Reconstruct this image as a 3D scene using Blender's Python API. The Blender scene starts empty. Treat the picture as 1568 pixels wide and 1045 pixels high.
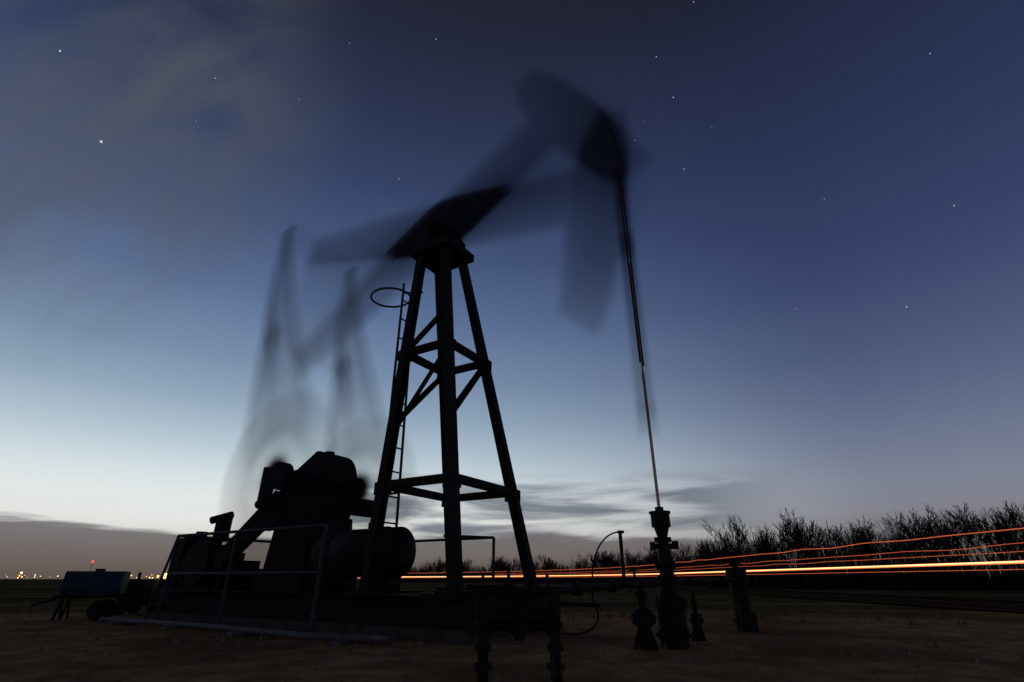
import bpy, math, random
import numpy as np
from math import *
from mathutils import Vector, Matrix
from mathutils import noise as mn
random.seed(7); np.random.seed(7)
scn=bpy.context.scene
scn.view_settings.view_transform='Standard'; scn.view_settings.look='None'; scn.view_settings.exposure=0

def lin(c):
    r=[]
    for v in c:
        v/=255.0
        r.append(v/12.92 if v<=0.04045 else ((v+0.055)/1.055)**2.4)
    return tuple(r)+(1.0,)

# ------------------------------------------------------------ node helper
class NT:
    def __init__(s,tree): s.t=tree; s.n=tree.nodes; s.l=tree.links
    def new(s,t,**k):
        n=s.n.new(t)
        for a,b in k.items(): setattr(n,a,b)
        return n
    def put(s,sock,v):
        if hasattr(v,'links') or isinstance(v,bpy.types.NodeSocket): s.l.new(v,sock)
        else: sock.default_value=v
    def m(s,op,a,b=None,c=None,clamp=False):
        n=s.new('ShaderNodeMath',operation=op,use_clamp=clamp)
        s.put(n.inputs[0],a)
        if b is not None: s.put(n.inputs[1],b)
        if c is not None: s.put(n.inputs[2],c)
        return n.outputs[0]
    def ss(s,v,a,b,c=0.0,d=1.0):
        n=s.new('ShaderNodeMapRange',interpolation_type='SMOOTHSTEP')
        s.put(n.inputs[0],v)
        for i,x in zip((1,2,3,4),(a,b,c,d)): s.put(n.inputs[i],x)
        return n.outputs[0]
    def ramp(s,v,stops,interp='LINEAR'):
        n=s.new('ShaderNodeValToRGB'); cr=n.color_ramp; cr.interpolation=interp
        while len(cr.elements)>1: cr.elements.remove(cr.elements[-1])
        cr.elements[0].position=stops[0][0]; cr.elements[0].color=stops[0][1]
        for p,c in stops[1:]:
            e=cr.elements.new(p); e.color=c
        s.put(n.inputs[0],v); return n.outputs[0]
    def mix(s,f,a,b,bt='MIX'):
        n=s.new('ShaderNodeMix',data_type='RGBA',blend_type=bt)
        s.put(n.inputs[0],f); s.put(n.inputs[6],a); s.put(n.inputs[7],b)
        return n.outputs[2]
    def noise(s,vec,scale,detail=4,rough=0.55,dist=0.0):
        n=s.new('ShaderNodeTexNoise'); s.put(n.inputs['Vector'],vec)
        n.inputs['Scale'].default_value=scale; n.inputs['Detail'].default_value=detail
        n.inputs['Roughness'].default_value=rough; n.inputs['Distortion'].default_value=dist
        return n.outputs['Fac']

# ------------------------------------------------------------ world / sky
w=bpy.data.worlds.new("World"); scn.world=w; w.use_nodes=True
N=NT(w.node_tree); N.n.clear()
tc=N.new('ShaderNodeTexCoord'); sep=N.new('ShaderNodeSeparateXYZ'); N.l.new(tc.outputs['Generated'],sep.inputs[0])
X,Y,Z=sep.outputs
el=N.m('MULTIPLY',N.m('ARCSINE',Z),180/pi)
az=N.m('MULTIPLY',N.m('ARCTAN2',X,Y),180/pi)
h=N.m('SQRT',N.m('ADD',N.m('MULTIPLY',X,X),N.m('MULTIPLY',Y,Y)))
g=N.m('DIVIDE',N.m('ADD',N.m('MULTIPLY',X,-0.50),N.m('MULTIPLY',Y,0.866)),h)
e1=N.m('DIVIDE',el,90.0,clamp=True)
def st(l): return [(e/90.0,lin(c)) for e,c in l]
left=N.ramp(e1,st([(0,(150,148,146)),(3,(214,216,210)),(5,(230,233,228)),(7,(230,235,234)),(9,(216,227,231)),(12.3,(182,201,213)),(16,(150,171,192)),(20,(125,146,175)),(27,(94,115,152)),(34,(70,88,126)),(41,(54,68,103)),(48,(45,54,83)),(55,(38,42,62)),(62,(33,35,48)),(90,(24,26,34))]))
right=N.ramp(e1,st([(0,(92,84,80)),(2.5,(108,102,104)),(5.5,(130,131,141)),(8,(126,132,150)),(12.3,(106,117,143)),(16,(90,102,134)),(20,(76,89,123)),(27,(58,71,107)),(34,(49,60,95)),(41,(42,51,84)),(48,(37,44,72)),(55,(31,35,53)),(62,(26,28,40)),(90,(19,21,28))]))
f=N.ss(g,0.38,1.03)
sky=N.mix(f,right,left)
# high thin cloud, upper left
mp=N.new('ShaderNodeMapping'); N.l.new(tc.outputs['Generated'],mp.inputs[0]); mp.inputs['Rotation'].default_value=(0.3,0.5,0.2); mp.inputs['Scale'].default_value=(1.0,2.2,1.0)
dotD=N.m('ADD',N.m('ADD',N.m('MULTIPLY',X,-0.66),N.m('MULTIPLY',Y,0.40)),N.m('MULTIPLY',Z,0.636))
hm=N.m('MULTIPLY',N.ss(dotD,0.88,1.0),N.ss(N.noise(mp.outputs[0],4.2,5,0.52,0.5),0.22,0.70))
sky=N.mix(N.m('MULTIPLY',hm,0.78),sky,lin((84,88,97)))
# low cloud streaks
cmb=N.new('ShaderNodeCombineXYZ'); N.l.new(N.m('MULTIPLY',az,0.055),cmb.inputs[0]); N.l.new(N.m('MULTIPLY',el,0.42),cmb.inputs[1])
n1=N.noise(cmb.outputs[0],1.0,5,0.5,0.4)
band=N.m('MULTIPLY',N.ss(el,2.0,4.5),N.ss(el,8.0,11.0,1.0,0.0))
azm=N.m('MULTIPLY',N.ss(az,-30,-16),N.ss(az,16,32,1.0,0.0))
cs=N.m('MULTIPLY',N.m('MULTIPLY',band,azm),N.ss(n1,0.39,0.58))
sky=N.mix(N.m('MULTIPLY',cs,0.84),sky,lin((94,101,116)))
# cloud bank on the horizon
n2=N.noise(cmb.outputs[0],0.8,4,0.55,0.2)
top=N.m('ADD',N.m('MULTIPLY',N.m('SUBTRACT',n2,0.5),6.0),3.9)
bk=N.ss(N.m('SUBTRACT',el,top),-0.3,0.45,1.0,0.0)
bankc=N.ramp(N.m('DIVIDE',el,8.0,clamp=True),[(0,lin((92,78,70))),(0.35,lin((106,98,97))),(0.7,lin((118,118,124))),(1,lin((125,128,136)))])
bkf=N.m('MULTIPLY',bk,N.ss(az,12,40,0.93,0.45))
sky=N.mix(bkf,sky,bankc)
sky=N.mix(N.ss(el,-0.8,-0.1,1.0,0.0),sky,lin((40,34,30)))
nis=N.new('ShaderNodeTexSky',sky_type='NISHITA'); nis.sun_disc=False; nis.sun_elevation=radians(-3); nis.sun_rotation=radians(-28)
bg=N.new('ShaderNodeBackground'); N.l.new(sky,bg.inputs[0]); bg.inputs[1].default_value=0.97
bg2=N.new('ShaderNodeBackground'); N.l.new(nis.outputs[0],bg2.inputs[0]); bg2.inputs[1].default_value=0.002
ad=N.new('ShaderNodeAddShader'); N.l.new(bg.outputs[0],ad.inputs[0]); N.l.new(bg2.outputs[0],ad.inputs[1])
out=N.new('ShaderNodeOutputWorld'); N.l.new(ad.outputs[0],out.inputs[0])

sl=bpy.data.lights.new("sun_glow",'SUN'); sl.energy=0.04; sl.angle=radians(12); sl.color=(1,0.85,0.7)
so=bpy.data.objects.new("sun_glow",sl); scn.collection.objects.link(so)
sd=Vector((-0.47*0.99,0.883*0.99,0.05)); so.rotation_euler=sd.to_track_quat('Z','Y').to_euler()

# ------------------------------------------------------------ materials
def mat(name,c1,c2=None,rough=0.7,metal=0.0,scale=6.0,bump=0.0,spec=0.12):
    m=bpy.data.materials.new(name); m.use_nodes=True; T=NT(m.node_tree)
    b=T.n['Principled BSDF']; b.inputs['Roughness'].default_value=rough; b.inputs['Metallic'].default_value=metal
    b.inputs['Specular IOR Level'].default_value=spec
    tx=T.new('ShaderNodeTexCoord'); c2=c2 or tuple(v*0.55 for v in c1)
    nz=T.noise(tx.outputs['Object'],scale,6,0.65)
    T.l.new(T.ramp(nz,[(0.35,c1+(1,)),(0.7,c2+(1,))]),b.inputs['Base Color'])
    if bump:
        bp=T.new('ShaderNodeBump'); bp.inputs['Strength'].default_value=bump; bp.inputs['Distance'].default_value=0.02
        T.l.new(T.noise(tx.outputs['Object'],scale*6,4),bp.inputs['Height']); T.l.new(bp.outputs[0],b.inputs['Normal'])
    return m
def emis(name,c,s):
    m=bpy.data.materials.new(name); m.use_nodes=True; T=NT(m.node_tree); T.n.clear()
    e=T.new('ShaderNodeEmission'); e.inputs[0].default_value=c; e.inputs[1].default_value=s
    o=T.new('ShaderNodeOutputMaterial'); T.l.new(e.outputs[0],o.inputs[0]); return m
STEEL=mat("dark_painted_steel",(0.012,0.011,0.011),(0.026,0.019,0.014),0.75,0,3,0.3,0.16)
STEEL2=mat("grey_weathered_steel",(0.07,0.07,0.072),(0.03,0.028,0.028),0.6,0,4,0.2)
PALE=mat("pale_galvanised_pipe",(0.15,0.14,0.13),(0.07,0.06,0.05),0.6,0,5,0.2)
CONC=mat("concrete",(0.09,0.075,0.06),(0.045,0.037,0.03),0.95,0,4,0.4)
RUST=mat("rusty_steel",(0.045,0.027,0.018),(0.02,0.015,0.012),0.85,0,8,0.4)
BLUE=mat("blue_tank_paint",(0.03,0.06,0.085),(0.02,0.035,0.04),0.6,0,5,0.2)
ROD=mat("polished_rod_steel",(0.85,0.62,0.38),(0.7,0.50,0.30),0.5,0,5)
BARK=mat("bare_twigs",(0.034,0.026,0.020),(0.018,0.014,0.011),0.95,0,1,spec=0.0)

def ghostmat(name,c):
    m=bpy.data.materials.new(name); m.use_nodes=True; T=NT(m.node_tree); b=T.n['Principled BSDF']
    tx=T.new('ShaderNodeTexCoord')
    T.l.new(T.ramp(T.noise(tx.outputs['Object'],2,3),[(0.3,c+(1,)),(0.7,tuple(v*0.7 for v in c)+(1,))]),b.inputs['Base Color'])
    b.inputs['Roughness'].default_value=0.9; b.inputs['Specular IOR Level'].default_value=0.0
    at=T.new('ShaderNodeAttribute',attribute_name='cover')
    T.l.new(at.outputs['Fac'],b.inputs['Alpha'])
    return m
GHOST=ghostmat("steel_in_motion",(0.036,0.038,0.048))

# ------------------------------------------------------------ mesh builder
class MB:
    def __init__(s): s.v=[]; s.f=[]
    def add(s,vs,fs):
        o=len(s.v); s.v+= [tuple(v) for v in vs]; s.f+=[tuple(i+o for i in f) for f in fs]
    def box(s,x0,x1,y0,y1,z0,z1):
        s.add([(x0,y0,z0),(x1,y0,z0),(x1,y1,z0),(x0,y1,z0),(x0,y0,z1),(x1,y0,z1),(x1,y1,z1),(x0,y1,z1)],
              [(3,2,1,0),(4,5,6,7),(0,1,5,4),(1,2,6,5),(2,3,7,6),(3,0,4,7)])
    def frame(s,p,q,up=(0,0,1)):
        p=Vector(p);q=Vector(q);d=(q-p).normalized();u=Vector(up)
        if abs(d.dot(u))>0.98: u=Vector((1,0,0))
        a=d.cross(u).normalized(); b=a.cross(d).normalized(); return p,q,a,b
    def beam(s,p,q,w,t,up=(0,0,1),w2=None,t2=None,ca=0,cb=0):
        p,q,a,b=s.frame(p,q,up); w2=w2 or w; t2=t2 or t; vs=[]
        for c,W,T in((p,w,t),(q,w2,t2)):
            for i,j in((-1,-1),(1,-1),(1,1),(-1,1)): vs.append(c+a*(ca+i*W/2)+b*(cb+j*T/2))
        s.add(vs,[(3,2,1,0),(4,5,6,7),(0,1,5,4),(1,2,6,5),(2,3,7,6),(3,0,4,7)])
    def ibeam(s,p,q,w,hh,up=(0,0,1),t=0.03):
        s.beam(p,q,t,hh-2*t,up); s.beam(p,q,w,t,up,cb=hh/2-t/2); s.beam(p,q,w,t,up,cb=-hh/2+t/2)
    def angle(s,p,q,w,up=(0,0,1),t=0.025):
        s.beam(p,q,w,t,up); s.beam(p,q,t,w,up,ca=w/2,cb=w/2+t/2)
    def cyl(s,p,q,r,r2=None,n=14,cap=True):
        r2=r if r2 is None else r2; p,q,a,b=s.frame(p,q); vs=[]
        for c,R in((p,r),(q,r2)):
            for i in range(n): an=2*pi*i/n; vs.append(c+a*cos(an)*R+b*sin(an)*R)
        fs=[(i,(i+1)%n,n+(i+1)%n,n+i) for i in range(n)]
        if cap: fs+= [tuple(range(n-1,-1,-1)),tuple(range(n,2*n))]
        s.add(vs,fs)
    def tube(s,pts,r,n=8):
        for a,b in zip(pts[:-1],pts[1:]): s.cyl(a,b,r,n=n)
    def disc_stack(s,c,axis,prof,n=20):
        c=Vector(c);ax=Vector(axis).normalized()
        for (o1,r1),(o2,r2) in zip(prof[:-1],prof[1:]):
            if abs(o2-o1)>1e-4: s.cyl(c+ax*o1,c+ax*o2,r1,r2,n)
    def prism(s,poly,y0,y1):
        n=len(poly); vs=[(x,y0,z) for x,z in poly]+[(x,y1,z) for x,z in poly]
        s.add(vs,[tuple(range(n)),tuple(range(2*n-1,n-1,-1))]+[(i,n+i,n+(i+1)%n,(i+1)%n) for i in range(n)])
    def obj(s,name,m,parent=None,smooth=False):
        me=bpy.data.meshes.new(name); me.from_pydata(s.v,[],s.f); me.update()
        if smooth:
            for p in me.polygons: p.use_smooth=len(p.vertices)==4
        o=bpy.data.objects.new(name,me); scn.collection.objects.link(o); me.materials.append(m)
        if parent: o.parent=parent
        return o
def empty(name,loc=(0,0,0),rz=0):
    e=bpy.data.objects.new(name,None); e.location=loc; e.rotation_euler=(0,0,rz); e.empty_display_size=0.3
    scn.collection.objects.link(e); return e

# ------------------------------------------------------------ ground
def gridlines(hi,n):
    t=np.linspace(-1,1,n); k=6.5
    return np.sinh(t*k)/sinh(k)*hi
gx=gridlines(3500,190); gy=gridlines(3500,190)+8
vs=[];fs=[]
def rut(x,y):   # vehicle wheel ruts crossing the pad
    r=0
    for c in (-1.6,-0.1,3.6,5.0):
        d=(y-7.2-c*0.55-0.10*x+0.35*sin(x*0.35+c))/0.16
        r-=0.045*exp(-d*d)
        d2=(abs(d)-2.0)/0.8
        r+=0.018*exp(-d2*d2)
    return r
for yy in gy:
    for xx in gx:
        d=hypot(xx,yy-8)
        zz=0
        if d<60: zz=(mn.noise(Vector((xx*0.5,yy*0.5,0)))*0.05+mn.noise(Vector((xx*1.9,yy*1.9,3)))*0.025)*max(0,1-d/60)
        if d<12: zz+=rut(xx,yy)*(1-d/12)
        vs.append((xx,yy,zz-0.03))
n=len(gx)
for j in range(n-1):
    for i in range(n-1): fs.append((j*n+i,j*n+i+1,(j+1)*n+i+1,(j+1)*n+i))
me=bpy.data.meshes.new("ground"); me.from_pydata(vs,[],fs); go=bpy.data.objects.new("ground",me); scn.collection.objects.link(go)
for p in me.polygons: p.use_smooth=True
gm=bpy.data.materials.new("dirt_and_grass"); gm.use_nodes=True; T=NT(gm.node_tree); b=T.n['Principled BSDF']
b.inputs['Roughness'].default_value=1.0; b.inputs['Specular IOR Level'].default_value=0.0
tx=T.new('ShaderNodeTexCoord'); P=tx.outputs['Object']; sp=T.new('ShaderNodeSeparateXYZ'); T.l.new(P,sp.inputs[0])
big=T.noise(P,0.25,5,0.6); mid=T.noise(P,1.6,6,0.65); fine=T.noise(P,14,5,0.7)
dirt=T.ramp(mid,[(0.3,(0.18,0.098,0.040,1)),(0.5,(0.34,0.195,0.085,1)),(0.72,(0.50,0.31,0.15,1))])
dirt=T.mix(T.ss(big,0.42,0.62),dirt,T.ramp(fine,[(0.3,(0.10,0.058,0.027,1)),(0.7,(0.26,0.15,0.07,1))]))
mp=T.new('ShaderNodeMapping'); T.l.new(P,mp.inputs[0]); mp.inputs['Scale'].default_value=(0.05,0.22,0.12)
g1=T.noise(mp.outputs[0],1.0,8,0.7)
grass=T.ramp(g1,[(0.3,(0.035,0.036,0.013,1)),(0.5,(0.09,0.08,0.03,1)),(0.68,(0.24,0.175,0.08,1))])
dd=T.m('ADD',sp.outputs[1],T.m('MULTIPLY',T.m('SUBTRACT',big,0.5),8.0))
sky_f=T.ss(dd,17,23)
col=T.mix(sky_f,dirt,grass)
T.l.new(col,b.inputs['Base Color'])
bp=T.new('ShaderNodeBump'); bp.inputs['Strength'].default_value=1.0; bp.inputs['Distance'].default_value=0.06
hh=T.m('ADD',mid,T.m('MULTIPLY',fine,0.4)); T.l.new(hh,bp.inputs['Height']); T.l.new(bp.outputs[0],b.inputs['Normal'])
me.materials.append(gm)

# road, curving gently left in the distance
def roadx(y):
    t=max(0,(y-70)/100.0); return 19.5-40*t*t
rm=mat("asphalt",(0.034,0.029,0.018),(0.020,0.018,0.011),1.0,0,2,0.2,spec=0.0)
rb=MB(); ys=list(np.concatenate([np.linspace(-150,70,12),np.linspace(75,250,44)]))
def strip(mb,o0,o1,z):
    vs=[]
    for y in ys:
        k=(roadx(y+.5)-roadx(y-.5)); L=sqrt(1+k*k); nx_,ny_=1/L,-k/L
        vs+= [(roadx(y)+o0*nx_,y+o0*ny_,z),(roadx(y)+o1*nx_,y+o1*ny_,z)]
    mb.add(vs,[(2*i,2*i+1,2*i+3,2*i+2) for i in range(len(ys)-1)])
strip(rb,-3,6,0.03); rd=empty("road"); rb.obj("asphalt_surface",rm,rd)
mk=MB(); strip(mk,-2.7,-2.58,0.036); strip(mk,5.5,5.62,0.036); strip(mk,1.45,1.57,0.036)
mk.obj("road_markings",mat("road_paint",(0.15,0.14,0.12),(0.08,0.075,0.07)),rd)

# ------------------------------------------------------------ light trails (real light streaks of passing traffic)
tr=empty("vehicle_light_trails")
def trail(name,off,z,r,c,s,wig=0.0,y0=2,y1=235,ph=0,grow=60.0):
    mb=MB(); pts=[]; y=y0
    while y<y1:
        pts.append((roadx(y)+off,y,z+wig*sin(y*0.9+ph)*(0.5+0.5*sin(y*0.23+ph*2)))); y+=0.6 if y<60 else 2.0
    n=6; vs=[];fs=[]
    for k,p in enumerate(pts):
        R=r*(1+p[1]/grow)
        for i in range(n): a=2*pi*i/n; vs.append((p[0]+cos(a)*R,p[1],p[2]+sin(a)*R))
    for k in range(len(pts)-1):
        for i in range(n): fs.append((k*n+i,k*n+(i+1)%n,(k+1)*n+(i+1)%n,(k+1)*n+i))
    mb.add(vs,fs); mb.obj(name,emis(name+"_light",c,s),tr)
trail("headlight_streak",0,1.60,0.020,(1,0.50,0.20,1),2.4,grow=24)
trail("headlight_streak_low",-0.2,1.545,0.018,(1,0.24,0.07,1),1.0)
trail("tail_light_streak",1.7,1.36,0.009,(1,0.20,0.07,1),0.6)
trail("marker_light_streak_top",0,2.75,0.013,(1,0.18,0.06,1),0.65,0.05)
trail("marker_light_streak_mid",0.3,2.22,0.010,(1,0.18,0.07,1),0.5,0.05,ph=1.5)
trail("marker_light_streak_low",0.2,1.96,0.010,(1,0.20,0.08,1),0.45,0.03,ph=2.5)

# ------------------------------------------------------------ bare trees
def tree_segs(seed,H):
    rnd=random.Random(seed); segs=[]
    def grow(p,d,L,r,lv):
        k=3 if lv==0 else 2; 
        for i in range(k):
            q=p+d*(L/k); segs.append((p.copy(),q.copy(),r,r*0.82)); r*=0.82
            d=(d+Vector((rnd.uniform(-.14,.14),rnd.uniform(-.14,.14),rnd.uniform(-.02,.14)))).normalized(); p=q
            if lv<4 and (lv>0 or i>0):
                for c in range(2):
                    a=rnd.uniform(0,2*pi); e=Vector((cos(a),sin(a),0)); sp=rnd.uniform(0.3,0.85)
                    nd=(d+e*sp+Vector((0,0,0.15))).normalized()
                    grow(p,nd,L*rnd.uniform(0.5,0.7),r*0.6,lv+1)
    for s in range(rnd.choice([1,2,3])):
        grow(Vector((rnd.uniform(-.3,.3),rnd.uniform(-.3,.3),0)),Vector((rnd.uniform(-.2,.2),rnd.uniform(-.2,.2),1)).normalized(),H*0.5,0.12,0)
    return segs
def seg_mesh(segs):
    V=[];Fc=[]
    for p,q,r1,r2 in segs:
        d=(q-p).normalized(); u=Vector((0,0,1)) if abs(d.z)<.9 else Vector((1,0,0)); a=d.cross(u).normalized(); b=a.cross(d)
        o=len(V)
        for c,R in((p,r1),(q,r2)):
            R=max(R,0.02)
            for i in range(3): an=2*pi*i/3; V.append(c+a*cos(an)*R+b*sin(an)*R)
        Fc+=[(o,o+1,o+4,o+3),(o+1,o+2,o+5,o+4),(o+2,o,o+3,o+5)]
    return np.array([tuple(v) for v in V]),np.array(Fc)
vars_=[seg_mesh(tree_segs(100+i,7.0)) for i in range(8)]
vars_=[(V*(7.0/V[:,2].max()),Fc) for V,Fc in vars_]
path=[(95,36),(72,47),(53,54),(40,59),(31,64),(30,80),(34,100),(34,130),(24,155),(4,178),(-20,198),(-50,215)]
def along(path,step):
    for (x0,y0),(x1,y1) in zip(path[:-1],path[1:]):
        L=hypot(x1-x0,y1-y0); k=0
        while k<L:
            yield x0+(x1-x0)*k/L,y0+(y1-y0)*k/L; k+=step*random.uniform(.6,1.4)
def onroad(x,y):
    k=roadx(y+.5)-roadx(y-.5); L=sqrt(1+k*k); d=(x-roadx(y))/L
    return -4.5<d<7.0
AV=[];AF=[];off=0
for x,y in along(path,1.15):
    V,Fc=random.choice(vars_); m_=0.5+mn.noise(Vector((x*.10,y*.10,5)))*1.5
    s=(0.70+0.46*min(1,max(0,m_)))*random.uniform(.75,1.1); a=random.uniform(0,2*pi)
    x+=random.uniform(-2,4); y+=random.uniform(-2,4)
    if onroad(x,y): continue
    c_,s_=cos(a)*s,sin(a)*s
    M=np.array([[c_,-s_,0],[s_,c_,0],[0,0,s]]); v=V@M.T+np.array([x,y,-0.1])
    AV.append(v);AF.append(Fc+off);off+=len(v)
V=np.vstack(AV);Fq=np.vstack(AF)
me=bpy.data.meshes.new("bare_tree_row"); me.from_pydata(V.tolist(),[],Fq.tolist()); me.materials.append(BARK)
o=bpy.data.objects.new("bare_tree_row",me); scn.collection.objects.link(o)
# brush below the trees
V=[];Fq=[]
for x,y in along(path,0.012):
    x+=random.gauss(1.0,1.5); y+=random.gauss(1.0,1.5); hgt=(2.6+3.8*abs(mn.noise(Vector((x*.12,y*.12,0)))) )*random.uniform(.4,1.45)
    if onroad(x,y): continue
    a=random.uniform(0,pi); wd=random.uniform(.03,.12); dx,dy=cos(a)*wd,sin(a)*wd; lx,ly=random.gauss(0,.45),random.gauss(0,.45)
    o=len(V); V+=[(x-dx,y-dy,-.1),(x+dx,y+dy,-.1),(x+lx+.02,y+ly,hgt),(x+lx-.02,y+ly,hgt)]; Fq.append((o,o+1,o+2,o+3))
me=bpy.data.meshes.new("roadside_brush"); me.from_pydata(V,[],Fq); me.materials.append(mat("dry_brush",(0.055,0.038,0.025),(0.02,0.015,0.011),1,0,0.5,spec=0.0))
o=bpy.data.objects.new("roadside_brush",me); scn.collection.objects.link(o)

# ============================================================ PUMPJACK
PJ=empty("pumpjack",(2.72,10.1,0),-radians(31))
PX,PZ=-5.65,10.8          # saddle bearing
GX,GZ,CR=-9.75,3.55,1.6   # crank shaft, crank radius
AXO=0.45                  # beam axis above bearing
TAIL=6.3
TH_MID,TH_AMP=radians(9.8),radians(21.6)
# --- skid + foundation
mb=MB(); mb.box(-13.6,-3.0,-1.9,1.9,-0.1,0.18); mb.obj("concrete_pad",CONC,PJ)
mb=MB()
for y in(-1.5,1.5): mb.ibeam((-13.4,y,0.45),(-3.1,y,0.45),0.3,0.53)
for x in(-13.2,-11.5,-8.6,-5.9,-3.4): mb.ibeam((x,-1.37,0.45),(x,1.37,0.45),0.22,0.5)
mb.box(-4.2,-2.9,-1.7,1.7,0.18,0.75)
mb.obj("skid_base",STEEL,PJ)
# --- samson post
zb,zt=0.7,10.0
FB,RB=-3.5,-5.85; FT,RT=-5.25,-6.15; BB,BT=1.52,0.42
def leg(fr,sd,z):
    t=(z-zb)/(zt-zb)
    return ((FB+(FT-FB)*t) if fr else (RB+(RT-RB)*t), sd*(BB+(BT-BB)*t), z)
mb=MB()
for fr in(0,1):
    for sd in(-1,1):
        a=leg(fr,sd,zb);c=leg(fr,sd,zt); sg=(1 if sd<0 else -1)*(1 if fr else -1)
        mb.beam(a,c,0.22,0.03,(0,sd,0),cb=0.10); mb.beam(a,c,0.03,0.17,(0,sd,0),ca=0.095*sg)
        mb.beam(a,c,0.22,0.03,(0,sd,0),cb=-0.10)
for z in(2.9,6.45):
    for sd in(-1,1): mb.angle(leg(0,sd,z),leg(1,sd,z),0.15)
    for fr in(0,1): mb.angle(leg(fr,-1,z),leg(fr,1,z),0.15)
mb.angle(leg(1,1,6.4),leg(1,-1,4.4),0.11); mb.angle(leg(0,1,6.4),leg(0,-1,4.4),0.10)
mb.angle(leg(1,-1,6.4),leg(0,-1,4.2),0.11)
mb.angle(leg(0,-1,6.5),leg(1,-1,7.6),0.09)
for sd in(-1,1):
    for fr in(0,1):
        a=leg(fr,sd,zb); mb.box(a[0]-.3,a[0]+.3,a[1]-.28,a[1]+.28,0.66,0.8)
        for z in(2.9,6.45):
            a=leg(fr,sd,z); mb.box(a[0]-.16,a[0]+.16,a[1]-.125,a[1]+.125,z-.14,z+.14)
mb.obj("samson_post",STEEL,PJ)
mb=MB(); mb.box(-6.45,-4.95,-0.65,0.65,9.98,10.22)
mb.prism([(-6.2,10.22),(-5.1,10.22),(-5.35,11.0),(-5.95,11.0)],-0.42,0.42)
mb.cyl((PX,-0.75,PZ),(PX,0.75,PZ),0.26,n=18); mb.cyl((PX,-0.82,PZ),(PX,-0.75,PZ),0.16)
mb.obj("saddle_bearing",STEEL,PJ)
# --- ladder on rear face, with safety ring
mb=MB()
lb=((-6.4,-0.80),(-6.4,-0.15)); lt=((-6.55,-0.66),(-6.55,-0.2))
for (x0,y0),(x1,y1) in zip(lb,lt): mb.cyl((x0,y0,0.7),(x1,y1,9.0),0.035,n=8)
z=1.0
while z<9.0:
    t=(z-.7)/8.3; P0=[lb[0][i]+(lt[0][i]-lb[0][i])*t for i in(0,1)]; P1=[lb[1][i]+(lt[1][i]-lb[1][i])*t for i in(0,1)]
    mb.cyl((P0[0],P0[1],z),(P1[0],P1[1],z),0.022,n=6); z+=0.62
for z in(2.9,6.45): mb.cyl((-6.0,-.6,z),(-6.48,-.6,z),.03,n=6)
ring=[(-7.15+0.62*cos(a),-0.55+0.55*sin(a),8.75) for a in np.linspace(0,2*pi,33)]
mb.tube(ring,0.032,6); mb.cyl((-6.6,-.55,8.75),(-6.1,-.3,8.75),.03,n=6)
mb.obj("ladder",STEEL2,PJ)
# --- gear reducer
mb=MB()
mb.box(-10.7,-8.8,-0.9,0.9,0.7,1.25)
mb.prism([(-10.7,1.25),(-8.7,1.25),(-8.9,2.55),(-10.5,2.55)],-0.65,0.65)
prof=[(-10.75,2.55),(-8.85,2.55),(-8.75,3.4)]
for a in np.linspace(0,pi/2,9): prof.append((-9.45+0.70*cos(a),3.5+0.85*sin(a)))
for a in np.linspace(pi/2,pi,8): prof.append((-10.2+0.6*cos(a),3.45+0.45*sin(a)))
mb.prism(prof,-0.5,0.5)
mb.box(-10.9,-8.65,-0.58,0.58,3.36,3.48)
for x in(-10.7,-10.2,-9.7,-9.2,-8.8): mb.cyl((x,-.54,3.25),(x,-.54,3.60),0.04,n=6)
mb.cyl((-9.5,0,4.3),(-9.5,0,4.42),0.14)
mb.cyl((GX,-1.45,GZ),(GX,1.45,GZ),0.17,n=18)
for y in(-1.3,1.3): mb.cyl((GX,y-.13,GZ),(GX,y+.13,GZ),0.36,n=22)
mb.cyl((-8.9,0.5,2.9),(-8.9,1.3,2.9),0.25,n=18)
mb.box(-10.3,-10.12,-1.5,-1.2,2.9,3.8); mb.cyl((-10.5,-1.3,2.85),(-10.0,-1.3,2.85),.12)
mb.obj("gear_reducer",STEEL,PJ)
# --- belt guard
mb=MB(); pts=[]
for a in np.linspace(pi/2-.4,-pi/2-.4,9): pts.append((-10.6+0.55*cos(a),2.75+0.55*sin(a)))
for a in np.linspace(-pi/2-.2,-3*pi/2-.2,9): pts.append((-12.3+0.35*cos(a),1.55+0.35*sin(a)))
mb.prism(pts,-0.95,-0.72); mb.obj("belt_guard",RUST,PJ)
# --- engine with exhaust
mb=MB()
mb.box(-15.7,-12.0,-0.9,0.9,0.25,0.75); mb.box(-15.0,-13.4,-0.5,0.5,0.75,1.75); mb.box(-13.4,-12.4,-.4,.4,.75,1.5)
mb.box(-15.6,-15.05,-0.6,0.6,0.75,2.2)
mb.cyl((-15.3,0,2.2),(-15.3,0,2.35),0.2,0.12); mb.cyl((-14.9,-.2,1.7),(-14.9,-.2,2.4),0.17)
mb.cyl((-14.3,0.1,1.7),(-14.3,0.1,2.65),0.09)
mb.cyl((-14.3,0.1,2.1),(-14.3,0.1,2.85),0.24,n=16); mb.cyl((-14.7,-.1,2.75),(-14.1,.2,2.92),0.12)
mb.cyl((-13.7,-0.85,1.45),(-13.7,-0.55,1.45),0.6,n=24)
for x in(-14.8,-14.4,-14.0): mb.box(x-.12,x+.12,-.62,-.5,1.0,1.6)
mb.obj("engine",STEEL,PJ)
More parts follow.
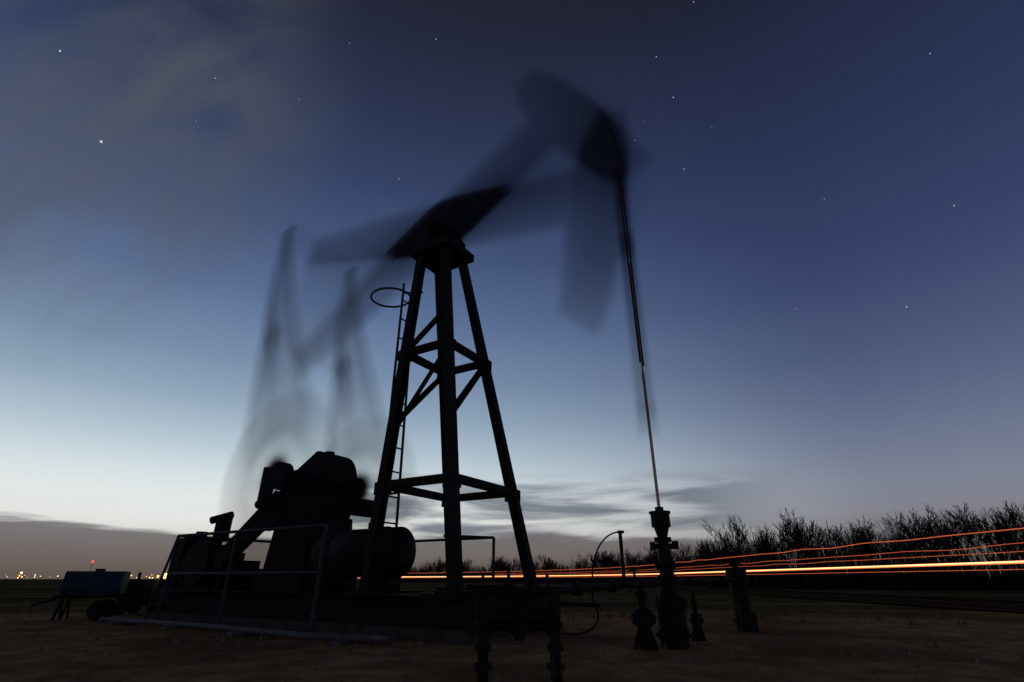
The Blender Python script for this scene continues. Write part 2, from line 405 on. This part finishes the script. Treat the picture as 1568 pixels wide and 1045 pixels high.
# --- fuel drum
mb=MB(); cx,cy=-6.6,-1.0
mb.cyl((cx-1.15,cy,1.55),(cx+1.15,cy,1.55),0.52,n=32)
mb.disc_stack((cx-1.15,cy,1.55),(-1,0,0),[(0,0.52),(0.1,0.40),(0.14,0.2)]); mb.disc_stack((cx+1.15,cy,1.55),(1,0,0),[(0,0.52),(0.1,0.40),(0.14,0.2)])
for x in(cx-.7,cx+.7):
    mb.cyl((x-.04,cy,1.55),(x+.04,cy,1.55),0.545,n=32); mb.box(x-.08,x+.08,cy-.5,cy+.5,0.7,1.15)
mb.cyl((cx+.2,cy,2.05),(cx+.2,cy,2.2),0.09)
mb.obj("fuel_drum",STEEL,PJ,True)
# --- piping / clutter on the skid
mb=MB()
mb.cyl((-11.6,-1.2,.7),(-11.6,-1.2,1.5),.12); mb.cyl((-11.6,-1.2,1.2),(-10.8,-1.2,1.2),.05); mb.box(-12.1,-11.3,.4,1.1,.7,1.6)
mb.cyl((-8.2,-1.3,.7),(-8.2,-1.3,2.4),.05); mb.cyl((-8.2,-1.3,2.3),(-8.2,-.9,2.3),.05); mb.cyl((-8.2,-1.3,2.35),(-8.2,-1.3,2.6),.1)
mb.box(-3.9,-3.3,-.6,.2,.75,.90)
mb.obj("skid_fittings",STEEL,PJ)

# --- motion occupancy
def pip(px,pz,poly):
    ins=np.zeros(px.shape,bool); n=len(poly); j=n-1
    for i in range(n):
        xi,zi=poly[i];xj,zj=poly[j]
        if zi!=zj:
            c=((zi>pz)!=(zj>pz))&(px<(xj-xi)*(pz-zi)/(zj-zi)+xi); ins^=c
        j=i
    return ins
def rot(x,z,c,th): 
    dx=x-c[0];dz=z-c[1]; return dx*cos(th)+dz*sin(th),-dx*sin(th)+dz*cos(th)
NS=140
PH=[2*pi*(k+.5)/NS for k in range(NS)]
def theta(ph): return TH_MID+TH_AMP*cos(ph)
def wbeam(ph): return 0.75+2.3*abs(cos(ph))**10
def wpit(ph): return 1.0+0.3*abs(cos(ph))**4
def Epos(th): 
    x,z=-TAIL,AXO; return PX+x*cos(th)-z*sin(th), PZ+x*sin(th)+z*cos(th)
def Ppos(ph): return GX+CR*sin(ph), GZ-CR*cos(ph)
beam_poly=[(-7.0,-0.05),(-7.0,1.1),(-3.5,1.34),(-1.0,1.42),(1.2,1.42),(4.7,1.35),(4.7,-0.45),(1.2,-0.5),(-1.0,-0.5),(-3.5,-0.35)]
A=5.95; head_poly=[]
for a in np.linspace(-33,29,17): R_=A+.62*(a/30)**2; head_poly.append((R_*cos(radians(a)),R_*sin(radians(a))))
head_poly+=[(4.9,3.3),(4.45,2.3),(4.3,0.9),(4.3,-0.6),(4.42,-1.8),(4.5,-3.0)]
def sheet(name,x0,x1,z0,z1,step,y,fn,wt,layers=1,gain=1.0,m=GHOST,blur=1,mx=0.9995):
    nx=int((x1-x0)/step);nz=int((z1-z0)/step)
    gx,gz=np.meshgrid(np.linspace(x0,x1,nx),np.linspace(z0,z1,nz)); occ=np.zeros(gx.shape)
    tot=0
    for ph in PH:
        wgt=wt(ph); tot+=wgt; occ+=wgt*fn(gx,gz,ph)
    occ=np.clip(occ/tot,0,1)
    for _ in range(blur):
        o2=occ.copy(); o2[1:-1,1:-1]=(occ[1:-1,1:-1]*2+occ[:-2,1:-1]+occ[2:,1:-1]+occ[1:-1,:-2]+occ[1:-1,2:])/6; occ=o2
    occ=np.clip(1-(1-np.clip(occ,0,1))**gain,0,mx)
    return place(name,gx,gz,occ,y,layers,m)
def place(name,gx,gz,occ,ys_,layers,m):
    al=1-(1-occ)**(1.0/layers)
    nz,nx=gx.shape
    idx=np.arange(nz*nx).reshape(nz,nx); q=np.stack([idx[:-1,:-1],idx[:-1,1:],idx[1:,1:],idx[1:,:-1]],-1).reshape(-1,4)
    aa=al.reshape(-1); q=q[(aa[q].max(1)>0.002)]
    used=np.unique(q); rm_=-np.ones(nz*nx,int); rm_[used]=np.arange(len(used))
    V=[];Fq=[];C=[]
    for k,y in enumerate(ys_):
        v=np.stack([gx.reshape(-1)[used],np.full(len(used),y),gz.reshape(-1)[used]],-1)
        V.append(v);Fq.append(rm_[q]+k*len(used));C.append(aa[used])
    V=np.vstack(V);Fq=np.vstack(Fq);C=np.concatenate(C)
    me=bpy.data.meshes.new(name); me.from_pydata(V.tolist(),[],Fq.tolist())
    at=me.attributes.new('cover','FLOAT','POINT'); at.data.foreach_set('value',C.astype(np.float32))
    me.materials.append(m); o=bpy.data.objects.new(name,me); scn.collection.objects.link(o); o.parent=PJ; return o
def f_beam(gx,gz,ph):
    x,z=rot(gx,gz,(PX,PZ),theta(ph)); return np.maximum(pip(x,z,beam_poly).astype(float),pip(x,z,head_poly)*0.90)
sheet("walking_beam_and_horse_head",-13.2,1.4,4.0,18.6,0.08,(-0.16,0.0,0.16),f_beam,wbeam,3,1.3,blur=1)
def bar(gx,gz,p,q,wd,ext=0):
    dx,dz=q[0]-p[0],q[1]-p[1]; L=hypot(dx,dz); ux,uz=dx/L,dz/L
    a=(gx-p[0])*ux+(gz-p[1])*uz; b=-(gx-p[0])*uz+(gz-p[1])*ux
    return (a>-ext)&(a<L+ext)&(np.abs(b)<wd/2)
def f_pit(gx,gz,ph):
    E=Epos(theta(ph));Pp=Ppos(ph); r=bar(gx,gz,E,Pp,0.66,0.3)
    r|=np.hypot(gx-E[0],gz-E[1])<0.45
    dx,dz=Pp[0]-GX,Pp[1]-GZ; u=(dx/CR,dz/CR)
    r|=bar(gx,gz,(GX,GZ),(GX+u[0]*2.0,GZ+u[1]*2.0),0.8,0.4)
    r|=bar(gx,gz,(GX+u[0]*0.8,GZ+u[1]*0.8),(GX+u[0]*2.2,GZ+u[1]*2.2),2.2)
    return r.astype(float)
sheet("pitman_and_crank_near",-13.6,-6.0,0.3,12.6,0.08,(-1.5,),f_pit,wpit,1,1.5,blur=3)
sheet("pitman_and_crank_far",-13.6,-6.0,0.3,12.6,0.08,(1.5,),f_pit,wpit,1,1.5,blur=3)
# equalizer bar sweeping: ruled strip
V=[];Fq=[];C=[]; ths=np.linspace(TH_MID-TH_AMP-0.1,TH_MID+TH_AMP+0.1,60)
tw=sum(wpit(p) for p in PH)
cs_=np.array([sum(wpit(p) for p in PH if abs(theta(p)-th)*TAIL<0.35)/tw for th in ths])
for _ in range(4): cs_[1:-1]=(cs_[:-2]+cs_[1:-1]*2+cs_[2:])/4
for th,c in zip(ths,cs_):
    E=Epos(th)
    for y in np.linspace(-1.6,1.6,5): V.append((E[0],y,E[1])); C.append(min(c,.13))
for i in range(len(ths)-1):
    for j in range(4): Fq.append((i*5+j,i*5+j+1,(i+1)*5+j+1,(i+1)*5+j))
me=bpy.data.meshes.new("equalizer_bar"); me.from_pydata(V,[],Fq); at=me.attributes.new('cover','FLOAT','POINT'); at.data.foreach_set('value',np.array(C,np.float32)); me.materials.append(GHOST)
o=bpy.data.objects.new("equalizer_bar",me); scn.collection.objects.link(o); o.parent=PJ
# polished rod, bridle
RX=0.10
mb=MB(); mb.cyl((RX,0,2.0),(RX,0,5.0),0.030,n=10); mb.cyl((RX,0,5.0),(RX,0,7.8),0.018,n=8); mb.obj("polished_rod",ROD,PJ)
mb=MB()
for y in(-0.12,0.12):
    mb.cyl((RX,y,5.2),(RX,y,10.7),0.018,n=8)
    arc=[(PX+(A-.12)*cos(a),y*1.2,PZ+(A-.12)*sin(a)) for a in np.linspace(0,0.26,12)]; mb.tube(arc,0.014,6)
mb.obj("bridle_cables",RUST,PJ)
zc0=3.9; zc1=zc0+2*TH_AMP*A
def f_car(gx,gz,ph):
    zc=(zc0+zc1)/2+(zc1-zc0)/2*cos(ph)
    return ((np.abs(gx-RX)<0.2)&(np.abs(gz-zc)<0.35)).astype(float)+((np.abs(gx-RX)<0.15)&(gz>zc)&(gz<10.7)).astype(float)*0.6
sheet("carrier_bar",RX-.4,RX+.4,3.3,10.9,0.05,(-0.1,),f_car,wpit,1,1.3,blur=2)

# ------------------------------------------------------------ guard fence
GF=empty("guard_rail_fence",(2.72,10.1,0),-radians(31))
mb=MB(); H=2.03
for y,xs in((-2.4,(-12,-9.4,-6.3)),(2.4,(-12,-9,-5.2))):
    for x in xs: mb.cyl((x,y,-.1),(x,y,H),0.042,n=8)
    for z in(H,H*.55): mb.cyl((xs[0],y,z),(xs[-1],y,z),0.036,n=8)
for z in(H,H*.55): mb.cyl((-12,-2.4,z),(-12,2.4,z),0.036,n=8)
mb.cyl((-5.2,2.4,H),(-6.0,1.2,H),0.036,n=8)
mb.cyl((-12,-2.4,H),(-12.6,-2.4,0),0.035,n=8)
mb.obj("rails_and_posts",STEEL2,GF)
LP=empty("ground_pipe",(2.72,10.1,0),-radians(31))
mb=MB(); mb.tube([(-14,-2.75,.06),(-10,-2.7,.07),(-6,-2.78,.05),(-4.0,-2.6,.07)],0.055,10)
for x in(-13,-10.5,-8,-5): mb.box(x-.12,x+.12,-3.0,-2.4,-.05,.03)
mb.obj("pipe",PALE,LP)

# ------------------------------------------------------------ wellhead
WH=empty("wellhead",(2.72+0.086,10.1-0.05,0))
def flange(mb,z,r,t=0.06):
    mb.cyl((0,0,z),(0,0,z+t),r,n=20)
    for i in range(8): a=2*pi*i/8; mb.cyl((r*.8*cos(a),r*.8*sin(a),z-.04),(r*.8*cos(a),r*.8*sin(a),z+t+.04),0.02,n=6)
mb=MB(); mb.cyl((0,0,-.1),(0,0,.6),0.24,n=20)
for z,r in((.1,.31),(.55,.29),(.62,.29),(.95,.20),(1.2,.20)): flange(mb,z,r)
mb.disc_stack((0,0,0),(0,0,1),[(.68,.2),(.8,.17),(.95,.13),(1.2,.13),(1.3,.12),(1.55,.10),(1.7,.10)])
mb.cyl((0,0,1.62),(0,0,1.70),.16,n=8); mb.cyl((0,0,1.7),(0,0,1.88),.09,.14,n=16); mb.cyl((0,0,1.88),(0,0,2.12),.175,n=18); mb.cyl((0,0,2.12),(0,0,2.16),.2,n=18)
mb.cyl((0,0,2.16),(0,0,2.24),.08,n=12)
mb.cyl((-.2,0,1.55),(.22,0,1.55),.05); mb.cyl((.22,0,1.5),(.22,0,1.64),.06); mb.cyl((-.2,0,1.48),(-.2,0,1.62),.05)
mb.obj("christmas_tree",STEEL,WH,False)
def valve(name,x,y,hh,s=1.0):
    e=empty(name,(x,y,0)); mb=MB()
    mb.cyl((0,0,-.1),(0,0,hh*.45),.10*s); mb.cyl((0,0,hh*.3),(0,0,hh*.55),.14*s,.11*s); mb.cyl((0,0,hh*.5),(0,0,hh*.53),.16*s,n=10)
    mb.cyl((0,0,hh*.55),(0,0,hh*.9),.07*s,.04*s); mb.cyl((0,0,hh*.7),(0,0,hh*.8),.09*s,n=8); mb.cyl((0,0,hh*.9),(0,0,hh),.03)
    mb.cyl((-.17*s,0,hh*.4),(.17*s,0,hh*.4),.07*s)
    mb.beam((0,0,hh*.93),(-.25*s,0,hh*.78),.03,.02)
    mb.cyl((-.2*s,-.05,-.1),(-.02,0,hh*.4),.04,n=8); mb.cyl((.16*s,-.05,-.1),(.02,0,hh*.4),.04,n=8)
    mb.obj("body",STEEL,e); return e
valve("gate_valve",2.2,9.6,1.0,1.1)
valve("gate_valve.001",3.4,10.6,.78,.7)
FL=empty("flow_line")
mb=MB(); a=Vector((.25,6.6,.86)); c=Vector((2.72,10.0,.95)); d=Vector((5.0,12.4,1.0))
mb.tube([a,c,d],0.05,12)
for k in(.25,.5,.75): 
    p=a.lerp(c,k); u=(c-a).normalized(); mb.cyl(p-u*.06,p+u*.06,.085,n=12)
for k in(.3,.75):
    p=c.lerp(d,k); u=(d-c).normalized(); mb.cyl(p-u*.06,p+u*.06,.085,n=12)
p=a.lerp(c,.7); mb.cyl((p.x,p.y,.85),(p.x,p.y,1.15),.02,n=8); mb.cyl((p.x-.09,p.y,1.12),(p.x+.09,p.y,1.12),.014,n=6)
mb.obj("pipe",STEEL,FL)
mb=MB()
pts=[(1.22+.48*(1-cos(t*pi/2)),8.45,.98+.69*sin(t*pi/2)) for t in np.linspace(0,1,12)]
mb.tube(pts,.013,6); mb.cyl((1.70,8.45,.9),(1.70,8.45,1.68),.028,n=8); mb.cyl((1.66,8.45,1.67),(1.76,8.45,1.67),.022,n=8)
hp=[(1.22,8.45,.98),(1.2,8.4,.75),(1.25,8.3,.5),(1.1,8.1,.36),(.8,7.8,.33),(.55,7.4,.4)]
sm=[]
for i in range(len(hp)-1):
    p0=Vector(hp[max(i-1,0)]);p1=Vector(hp[i]);p2=Vector(hp[i+1]);p3=Vector(hp[min(i+2,len(hp)-1)])
    for k in range(6):
        t=k/6; sm.append(0.5*((2*p1)+(p2-p0)*t+(2*p0-5*p1+4*p2-p3)*t*t+(3*p1-p0-3*p2+p3)*t**3))
sm.append(Vector(hp[-1])); mb.tube(sm,.015,6)
mb.obj("bleed_hose",STEEL,FL)
e=empty("check_valve",(5.05,12.5,0)); mb=MB()
mb.cyl((0,0,-.1),(0,0,1.0),.18,n=16); mb.cyl((0,0,.15),(0,0,.22),.26,n=16); mb.cyl((0,0,.95),(0,0,1.2),.22,n=16); mb.cyl((0,0,1.2),(0,0,1.4),.07); mb.cyl((0,0,1.28),(0,0,1.34),.13,n=10)
mb.cyl((-.1,-.3,.0),(-.1,-.3,.5),.1); mb.cyl((.25,.1,-.1),(.25,.1,.35),.08)
mb.obj("body",STEEL,e)
# foreground manifold
e=empty("manifold_stand",(0.08,6.5,0)); mb=MB()
for x in(-.40,.40): mb.cyl((x,0,-.1),(x,0,.62),.062); mb.cyl((x,0,.10),(x,0,.17),.10,n=12); mb.cyl((x,0,.28),(x,0,.36),.09,n=12); mb.cyl((x,0,.5),(x,0,.56),.095,n=12)
mb.cyl((-.45,0,.60),(.45,0,.60),.06); mb.cyl((-.45,0,.60),(-.45,0,.9),.04); mb.cyl((.40,0,.60),(.40,0,.88),.06)
mb.cyl((-.5,0,.88),(.45,0,.88),.04); mb.cyl((-.12,0,.85),(-.12,0,1.0),.06); mb.cyl((-.12,0,1.0),(-.12,0,1.09),.02)
mb.cyl((.33,0,.88),(.33,0,1.06),.02); mb.cyl((-.42,0,.88),(-.42,0,1.05),.018)
for s in(-1,1):
    pts=[(s*.2+.19*cos(a),0,.38+.14*sin(a)) for a in np.linspace(0,pi,11)]; mb.tube(pts,.04,8)
mb.cyl((0,0,.4),(0,0,.86),.06); mb.cyl((-.2,0,.78),(.2,0,.78),.05); mb.cyl((-.2,0,.6),(-.2,0,.86),.05); mb.cyl((.2,0,.6),(.2,0,.88),.045)
mb.box(-.32,-.08,-.06,.06,.66,.80); mb.box(.1,.3,-.06,.06,.68,.82)
mb.cyl((.4,0,.75),(.95,.2,.72),.024,n=8); mb.cyl((.4,0,.3),(.4,-.3,.05),.05)
mb.obj("pipes",STEEL,e)

# ------------------------------------------------------------ small tank trailer at left
e=empty("tank_trailer",(-11.9,16.0,0),radians(25)); mb=MB()
prof=[(-.38,.62),(.38,.62),(.45,.75),(.45,1.12),(.38,1.2),(-.38,1.2),(-.45,1.12),(-.45,.75)]
vs=[(-.68,a,b) for a,b in prof]+[(.68,a,b) for a,b in prof]; n=8
mb.add(vs,[tuple(range(n)),tuple(range(2*n-1,n-1,-1))]+[(i,n+i,n+(i+1)%n,(i+1)%n) for i in range(n)])
mb.cyl((0,0,1.2),(0,0,1.27),.12); mb.obj("tank",BLUE,e)
mb=MB(); mb.beam((-.8,-.35,.56),(.8,-.35,.56),.08,.08); mb.beam((-.8,.35,.56),(.8,.35,.56),.08,.08); mb.beam((-.8,0,.5),(-1.3,0,.35),.06,.06)
for y in(-.35,.35): mb.cyl((-.65,y,0),(-.58,y,.55),.035); mb.cyl((-.5,y,0),(-.58,y,.55),.03)
mb.obj("frame",STEEL,e)
mb=MB()
for y in(-.5,.5): mb.cyl((.35,y-.09,.22),(.35,y+.09,.22),.25,n=20); mb.cyl((.35,y-.11,.22),(.35,y+.11,.22),.1,n=12)
mb.obj("wheels",STEEL,e)
e=empty("portable_pump_unit",(-11.9,18.4,0),radians(10)); mb=MB()
mb.box(-.8,.8,-.4,.4,.25,.4); mb.box(-.7,-.05,-.35,.35,.4,1.0); mb.box(.1,.6,-.25,.25,.4,.75); mb.cyl((-.4,0,1.0),(-.4,0,1.2),.05); mb.cyl((.4,0,.75),(.4,0,.95),.12)
mb.cyl((.5,-.3,.6),(.5,.3,.6),.18)
for x in(-.5,.5):
    for y in(-.45,.45): mb.cyl((x,y-.08,.2),(x,y+.08,.2),.22,n=16)
mb.obj("body",STEEL,e)
e=empty("pipe_stack",(-10.9,18.6,0)); mb=MB()
for i in range(5): mb.cyl((-.8,i*.16,.08),(1.2,.4+i*.16,.08),.07)
for i in range(3): mb.cyl((-.7,.1+i*.16,.22),(1.0,.5+i*.16,.22),.07)
mb.obj("pipes",RUST,e)

# ------------------------------------------------------------ loose stones, clods and grass tufts
mb=MB(); rnd=random.Random(3)
for k in range(1800):
    d=4+22*rnd.random()**1.5; a=rnd.uniform(-.95,.95); x,y=d*sin(a),d*cos(a); s=rnd.uniform(.012,.05)*(1.8 if rnd.random()<.04 else 1)
    pts=[(x+s*rnd.uniform(.6,1.2)*cos(t),y+s*rnd.uniform(.6,1.2)*sin(t),-.05) for t in np.linspace(0,2*pi,6)[:-1]]
    mb.add(pts+[(x+rnd.uniform(-s,s)*.3,y,s*.8)],[(i,(i+1)%5,5) for i in range(5)])
mb.obj("loose_stones",mat("stone",(0.28,0.18,0.10),(0.11,0.07,0.042),.9,0,3),None)
mb=MB()
for k in range(420):
    d=11+38*rnd.random(); a=rnd.uniform(-.9,.95); x,y=d*sin(a),d*cos(a)
    if y<14: continue
    if 15.5<x<26.5: continue
    for j in range(14):
        t=rnd.uniform(0,2*pi); l=rnd.uniform(.06,.2); bx,by=x+rnd.gauss(0,.08),y+rnd.gauss(0,.08)
        mb.add([(bx-.006,by,-.03),(bx+.006,by,-.03),(bx+cos(t)*l*.5,by+sin(t)*l*.5,l)],[(0,1,2)])
mb.obj("grass_tufts",mat("dry_grass",(0.10,0.08,0.04),(0.05,0.045,0.024),1,0,3),None)

# ------------------------------------------------------------ distant town lights
e=empty("distant_town_lights")
groups={"lamp_white":((1,.80,.5,1),2.5,MB()),"lamp_orange":((1,.40,.10,1),5,MB()),"lamp_red":((1,.04,.05,1),2.5,MB())}
def lampat(kind,xr,zz,r):
    m_=groups[kind][2]; x=xr*600; z=zz
    m_.cyl((x,600,z-r),(x,600,z+r),r*.9,r*.9,n=10)
    posts.beam((x,600.5,0),(x,600.5,z-r),.3,.3)
posts=MB(); rnd=random.Random(5)
for k in range(34): lampat("lamp_white" if rnd.random()<.4 else "lamp_orange",rnd.uniform(-.93,-.60),rnd.uniform(2,5),rnd.uniform(.15,.5))
lampat("lamp_orange",-.622,4,2.6);lampat("lamp_orange",-.606,3.5,1.6);lampat("lamp_orange",-.637,3.5,1.0);lampat("lamp_white",-.885,7,1.0);lampat("lamp_red",-.763,18,1.1)
lampat("lamp_orange",-.44,5,1.6); lampat("lamp_orange",-.43,6,.9)
for k,(c,s,m_) in groups.items(): m_.obj(k,emis(k+"_glow",c,s),e)
posts.obj("lamp_posts",STEEL,e)

# ------------------------------------------------------------ stars (catalogue in tangent-plane coords about el 25.3)
cat=[(92,78,1.6),(155,217,2.4),(330,120,.9),(300,186,.7),(458,152,.7),(611,274,1),(668,60,1),(535,66,.7),(795,116,.6),(1005,87,1),(1031,149,1.2),(972,215,1),(1047,259,1.1),(986,186,.6),(1424,82,.9),(1461,315,1),(1388,470,1.1),(1262,305,.7),(1218,473,.7),(1062,3,.9),(200,722,.8),(608,515,.8),(1090,195,.6)]
mb=MB(); Pp=radians(25.3)
for u,v,s in cat:
    a=(u-784)/771; b=(522.5-v)/771; d=Vector((a,cos(Pp)-b*sin(Pp),sin(Pp)+b*cos(Pp))).normalized()*3000
    r=2.5*s; t=d.cross(Vector((0,0,1))).normalized(); up2=t.cross(d).normalized(); ln=(t*0.9-up2*0.5)*r*.8
    mb.cyl(d-ln,d+ln,r*.65,n=6)
mb.obj("stars",emis("starlight",(1,.95,.88,1),0.75),None)

# ------------------------------------------------------------ camera
c=bpy.data.cameras.new("camera"); co=bpy.data.objects.new("camera",c); scn.collection.objects.link(co)
co.location=(0,0,1.0); co.rotation_euler=(radians(90+25.3),0,0); c.sensor_width=36; c.lens=17.70; c.clip_end=9000; c.clip_start=0.05
scn.camera=co
